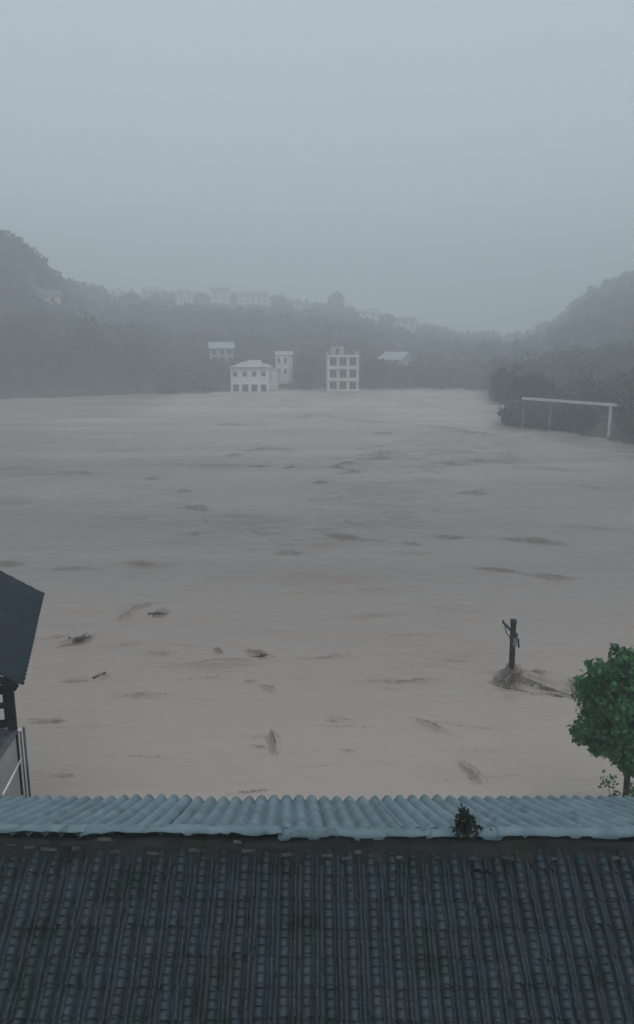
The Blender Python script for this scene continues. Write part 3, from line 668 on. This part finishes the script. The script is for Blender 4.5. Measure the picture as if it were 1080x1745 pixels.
# ------------------------------------------------------------------ far buildings
def find_ground(px, py, r0=100, r1=640):
    """walk out along a pixel's ray until it meets the terrain"""
    rv = ray(px, py); best = None
    for r_ in np.arange(r0, r1, 2.0):
        q = Vector((0, 0, CAM_H)) + rv * (r_ / math.hypot(rv.x, rv.y))
        if q.z <= max(g1(q.x, q.y), 0): return q
        best = q
    return best
KEEP = []
def polar(px, r_): a = az_of(px); return (r_ * math.sin(a), r_ * math.cos(a))
def house(name, label, c, yaw, wd_, dp, hts, m_wall, roof='gable', m_roof=None, bays=3, win=True, base=-1.5, win_w=1.2, win_h=1.5, parapet=False, skip_ground=False):
    """c: centre of the front wall at ground level; front faces the viewer"""
    t = thing(name, label, 'house', (c.x, c.y, c.z)); m_roof = m_roof or M['froof']
    ax = Vector((math.cos(yaw), math.sin(yaw), 0)); ay = Vector((-math.sin(yaw), math.cos(yaw), 0)); A3 = (ax, ay, UZ)
    H = sum(hts); P = lambda u, v, z: Vector(c) + ax * u + ay * v + UZ * z
    MB().box(P(0, dp / 2, (H + base) / 2), (wd_, dp, H - base), A3).build('wall', m_wall, t)
    if roof == 'gable':
        o = .5; rh = dp * .28
        for s in (-1, 1):
            v0 = -o if s < 0 else dp + o
            z0 = H - .1
            V = [P(-wd_ / 2 - o, v0, z0), P(wd_ / 2 + o, v0, z0), P(wd_ / 2 + o, dp / 2, H + rh), P(-wd_ / 2 - o, dp / 2, H + rh)]
            MB().add(V + [v + UZ * .18 for v in V], [[3, 2, 1, 0], [4, 5, 6, 7], [0, 1, 5, 4], [1, 2, 6, 5], [2, 3, 7, 6], [3, 0, 4, 7]]).build('roof', m_roof, t)
        for s in (-1, 1):
            u = s * (wd_ / 2 - .1); V = [P(u, 0.02, H - .05), P(u, dp - .02, H - .05), P(u, dp / 2, H + rh - .1)]
            MB().add(V + [v - ax * s * .2 for v in V], [[0, 1, 2], [5, 4, 3], [0, 3, 4, 1], [1, 4, 5, 2], [2, 5, 3, 0]]).build('gable', m_wall, t)
    elif roof == 'hip':
        o = .5; rh = dp * .17; k = min(wd_ * .3, dp * .5)
        V = [P(-wd_ / 2 - o, -o, H), P(wd_ / 2 + o, -o, H), P(wd_ / 2 + o, dp + o, H), P(-wd_ / 2 - o, dp + o, H), P(-wd_ / 2 + k, dp / 2, H + rh), P(wd_ / 2 - k, dp / 2, H + rh)]
        MB().add(V, [[0, 1, 5, 4], [1, 2, 5], [2, 3, 4, 5], [3, 0, 4], [3, 2, 1, 0]]).build('roof', m_roof, t)
    else:
        MB().box(P(0, dp / 2, H + .1), (wd_ + .6, dp + .6, .2), A3).build('roof', m_roof, t)
        if parapet:
            for v in (-.15, dp + .15): MB().box(P(0, v, H + .65), (wd_ + .3, .15, .9), A3).build('parapet', m_wall, t)
    if win:
        z = 0
        for fl, hf in enumerate(hts):
            if not (skip_ground and fl == 0):
                for b in range(bays):
                    u = (b + .5) / bays * wd_ - wd_ / 2
                    fr = MB()
                    for (du, dzz, sw, sh) in ((0, win_h / 2 + .05, win_w + .2, .1), (0, -win_h / 2 - .05, win_w + .3, .1), (-win_w / 2 - .05, 0, .1, win_h), (win_w / 2 + .05, 0, .1, win_h), (0, 0, .06, win_h)):
                        fr.box(P(u + du, -.05, z + hf * .52 + dzz), (sw, .1, sh), A3)
                    f = fr.build('window', M['frame'], t)
                    MB().box(P(u, -.012, z + hf * .52), (win_w, .03, win_h), A3).build('pane', M['glass'], f)
            z += hf
    KEEP.append((math.atan2(c.x, c.y), math.hypot(c.x, c.y), wd_ / 2 + 1.5, H))
    return t, P, A3

# three-bay building standing in the water
c = at_h(584, 668, 0); 
t, P, A3 = house('flooded_building', 'pale three-storey building with a three by three grid of openings, standing in the flood', c, R(4), 7.6, 7, [3.1, 3.0, 3.0], M['cream'], 'flat', M['grey'], bays=3, win_w=1.6, win_h=1.9, base=-3)
for u in (-3.75, -1.25, 1.25, 3.75): MB().box(P(u, -.75, 4.1), (.38, .35, 10.2), A3).build('column', M['cream'], t)
for z in (.45, 3.1, 6.1, 9.1): MB().box(P(0, -.55, z), (8.1, 1.08, .5), A3).build('balcony_slab', M['cream'], t)
MB().box(P(-1.3, 3.2, 10.3), (3.4, 3.4, 2.2), A3).build('stair_tower', M['grey'], t)
for s in (-1, 1): MB().box(P(s * 3.8, 3, 9.75), (.2, 6.5, .9), A3).build('parapet', M['grey'], t)
MB().box(P(-1.3, 1.46, 10.2), (.9, .08, 1.7), A3).build('door', M['glass'], t)
# white house left of it
c = at_h(424, 668, 0) + Vector((0, 2, 0))
t, P, A3 = house('white_riverside_house', 'white two-storey riverside house with pillared ground floor standing in the flood', c, R(-3), 9.8, 8, [2.6, 3.6], M['white'], 'hip', M['grey'], bays=4, win_w=1.0, win_h=1.2, base=-3, skip_ground=True)
for b in range(4):
    u = (b + .5) / 4 * 9.6 - 4.8
    MB().box(P(u + .1, -.03, .85), (1.5, .1, 1.9), A3).build('doorway', M['glass'], t)
MB().box(P(1.2, 1.9, 7.0), (3.4, 3.4, 1.9), A3).build('dormer', M['white'], t)
MB().box(P(-.5, -.4, 6.15), (10.6, .9, .16), A3).build('eave', M['froof'], t)
c2 = at_h(456, 667, 0) + Vector((0, 5, 0))
house('lean_to_house', 'low white annex joining the white riverside house to the slim tower house', c2, R(-3), 4.6, 6, [2.4, 3.0], M['white'], 'flat', M['grey'], bays=1, base=-3, skip_ground=True)
# slim house
c = at_h(477, 667, 0) + Vector((0, 14, 0.2)); c.z = 0.6
house('slim_house', 'slim white tower-like house with two rows of paired windows', c, R(-8), 3.7, 6, [2.6, 2.9, 2.9], M['white'], 'flat', M['proof'], bays=2, win_w=.75, win_h=1.3, base=-5, parapet=True, skip_ground=True)
# pale house behind to the left
c = at_h(372, 668, 0) + Vector((-3, 34, 0)); c.z = g1(c.x, c.y) + 1.6
house('pale_hill_house', 'pale house half hidden by trees behind the white riverside house', c, R(10), 6.8, 6, [2.2, 2.2], M['grey'], 'gable', M['proof'], bays=3, base=-7)
# big pale roof right of the building
c = at_h(684, 668, 0) + Vector((1, 44, 0)); c.z = g1(c.x, c.y) + 2.0
house('long_roof_house', 'long low house with a big pale roof among trees, right of the flooded building', c, R(-38), 8, 8, [2.0, 1.6], M['grey'], 'gable', M['proof'], bays=3, base=-7)
# village on the slope
VIL = [(82, 509, 10, 'gable', 'cream', 'froof', 'bright cream house on the wooded hill at far left'),
       (205, 497, 9, 'flat', 'white', 'grey', 'pale flat-roofed house, leftmost of the village row on the ridge'),
       (262, 500, 12, 'gable', 'grey', 'proof', 'grey house with pale roof, second from left in the ridge village'),
       (318, 503, 10, 'flat', 'cream', 'froof', 'faint cream house in the middle of the left ridge village'),
       (376, 505, 11, 'gable', 'white', 'froof', 'faint white gabled house just left of the long hall on the ridge'),
       (432, 522, 20, 'gable', 'white', 'proof', 'long pale hall stretched along the ridge left of the tall tree'),
       (515, 527, 11, 'flat', 'grey', 'grey', 'grey flat-roofed block just left of the tall ridge tree'),
       (628, 545, 11, 'gable', 'white', 'proof', 'pale gabled house just right of the tall ridge tree'),
       (690, 553, 12, 'gable', 'cream', 'froof', 'faint cream house at the right end of the ridge village')]
for (px, py, wd_, rf, mw, mr_, lb) in VIL:
    rv_ = {82: 279}.get(px, 488 + (px * 7 % 5) * 6); q = polar(px, rv_); c = Vector((q[0], q[1], g1(*q) + (.3 if px == 82 else 1.6)))
    t, P, A3 = house('village_house', lb, c, az_of(px) * -1 + R(rnd.uniform(-14, 14)), wd_, 8, [2.6] if px == 82 else [2.9, 2.7], M[mw], rf, M[mr_], bays=max(2, int(wd_ / 4)), base=-1.2 if px == 82 else -3.5)
    t['group'] = 'village houses along the ridge'

# ------------------------------------------------------------------ white frame on the right bank
b0 = at_h(1037, 747, 0); zt = at_y(1037, 690, b0.y).z; lf = at_h(893, 679, zt)
gt = thing('gantry_frame', 'long white beam frame on posts rising from the flooded right bank', 'gantry', (b0.x, b0.y, -1.5))
d = (lf - Vector((b0.x, b0.y, zt))); ln = d.length; d.normalize(); nn = d.cross(UZ)
mid = Vector((b0.x, b0.y, zt)) + d * ln / 2
MB().box(mid + d * -.25, (ln + .9, .5, .34), (d, nn, UZ)).build('beam', M['gantry'], gt)
for k in (0, 2, 3):
    q = Vector((b0.x, b0.y, 0)) + d * (ln * k / 3.0)
    MB().box((q.x, q.y, (zt - .2 - 1.5) / 2), (.34 if k == 0 else .18, .3, zt - .2 + 1.5), (d, nn, UZ)).build('post', M['gantry'] if k == 0 else M['froof'], gt)

# ------------------------------------------------------------------ distinct trees on the far banks
def far_tree(label, px, base_xy, h, wpx_w, seed, m=None, lobes=26, per=70, leaf=.6, name='bank_tree'):
    x, y = base_xy; z = g1(x, y); r = np.random.default_rng(seed)
    t = thing(name, label, 'tree', (x, y, z - .3), 'trees told apart on the far banks')
    rx = wpx_w / 2; rz = h * .4; cc = np.array((x, y, z + h - rz))
    MB().tube([(x, y, z - .6), (x + .1, y, z + h * .3), (x - .1, y, z + h * .75)], [h * .03, h * .024, h * .008], 7).build('trunk', M['bark'], t, True)
    for k in range(5):
        a = r.uniform(0, 6.28); e = Vector((x + math.cos(a) * rx * .6, y + math.sin(a) * rx * .6, z + h * r.uniform(.5, .8)))
        MB().tube([(x, y, z + h * .35), ((x + e.x) / 2, (y + e.y) / 2, e.z - h * .1), e], [h * .014, h * .01, h * .004], 5).build('limb', M['bark'], t, True)
    kind(quads_obj('crown', leaf_quads(crown_pts(cc, rx, rz, lobes, per, r), leaf, r), m or M['far_leaf'], t), 'stuff')
    KEEP.append((math.atan2(x, y), math.hypot(x, y) - 2, rx * .7, 0))
far_tree('tall rounded tree standing alone above the ridge village', 573, polar(573, 505), 16, 13, 1, leaf=1.0)
far_tree('dark spreading tree at the waterline of the left bank edge', 40, polar(45, 193), 20, 15, 2)
far_tree('dark round tree right of the spreading one on the left bank', 150, polar(150, 196), 18, 13, 3)
far_tree('broad olive tree on the left bank toward the white houses', 225, polar(232, 199), 13, 12, 4)
far_tree('tree filling the gap between slim house and three-storey building', 520, polar(520, 213), 10, 8, 5)
far_tree('dark tree right beside the flooded three-storey building', 640, polar(641, 207), 9, 7.5, 6)
far_tree('tall dark tree at the corner where the right bank begins', 866, polar(866, 139), 8.5, 6, 7)
far_tree('squat tree at the left end of the white beam frame', 905, polar(912, 128), 7.5, 7, 8)
far_tree('bushy tree behind the post of the white beam frame', 1085, polar(1086, 123), 7, 5.5, 9)

# ------------------------------------------------------------------ the woods: one mass
r = np.random.default_rng(11); VV = []; placed = 0
cand = 5600
ca = np.concatenate([r.uniform(az_of(-420), az_of(1480), cand), r.uniform(az_of(-260), az_of(150), 700)])
cr_ = np.concatenate([r.uniform(0, 1, cand), r.uniform(.17, .45, 700)])
for a, u in zip(ca, cr_):
    rs0 = float(np.interp(a, KA, KR[:, 0])); rr_ = rs0 + 5 + (u ** 1.25) * (360 if a < az_of(840) else 400)
    x, y = rr_ * math.sin(a), rr_ * math.cos(a); z = g1(x, y)
    if z < -.3: continue
    ok = not (az_of(868) < a < az_of(1066) and rr_ < 113.5 + (1037 - (540 + 1331 * math.tan(a))) * 0.075)
    for (ka, kr, kw, kh) in KEEP:
        off = abs(a - ka) * kr
        if off < kw + 1.5 and -10 < kr - rr_ < (75 if kh and kr > 400 else 14 if kh and kr > 225 else 34 if kh else 6): ok = False; break
        if kh and off < kw + 2 and 0 <= rr_ - kr < 11: ok = False; break
    if not ok: continue
    d0 = rr_ - rs0
    h = r.uniform(5.5, 9.5)
    if a > az_of(843): h = r.uniform(3.2, 5.8) if d0 < 30 else r.uniform(5, 9)
    if a < az_of(260) and d0 < 45: h = r.uniform(8, 13)
    elif a < az_of(843) and d0 < 40: h = r.uniform(4, 7.5)
    vis = az_of(-60) < a < az_of(1140)
    near = rr_ < 260
    lobes, per, lf_ = (11, 30, .75) if (near and vis) else ((8, 18, 1.15) if vis else (6, 10, 1.7))
    rx = h * r.uniform(.36, .5); rz = h * .46
    VV.append(leaf_quads(crown_pts((x, y, z + h * .54), rx, rz, lobes, per, r, .5), lf_, r)); placed += 1
for k in range(64):                                          # drowned scrub behind the white frame
    q = Vector((b0.x, b0.y, 0)) + d * r.uniform(1.5, ln + 3) + Vector((.1, .99, 0)) * r.uniform(2.6, 5.5); h = r.uniform(2.4, 4.2)
    VV.append(leaf_quads(crown_pts((q.x, q.y, max(g1(q.x, q.y), -.2) + h * .45), h * .5, h * .5, 8, 26, r, .5), .6, r))
VV = np.concatenate(VV); print('woods', placed, len(VV) // 4)
kind(quads_obj('hill_woods', VV, M['wood_far']), 'stuff', 'grey-green woods covering the hills and banks across the flood')

# ------------------------------------------------------------------ rain haze
hm = bpy.data.materials.new('haze'); hm.use_nodes = True; n = hm.node_tree.nodes; n.clear()
o_ = n.new('ShaderNodeOutputMaterial'); pv = n.new('ShaderNodeVolumePrincipled')
pv.inputs['Color'].default_value = (0.9, 0.955, 0.995, 1); pv.inputs['Density'].default_value = 0.0035; pv.inputs['Anisotropy'].default_value = 0.1
hm.node_tree.links.new(pv.outputs[0], o_.inputs['Volume'])
hz = MB().box((0, 0, 42.0), (1720, 1720, 96)).build('haze', hm)
kind(hz, 'stuff', 'grey rain haze hanging over the flooded valley')
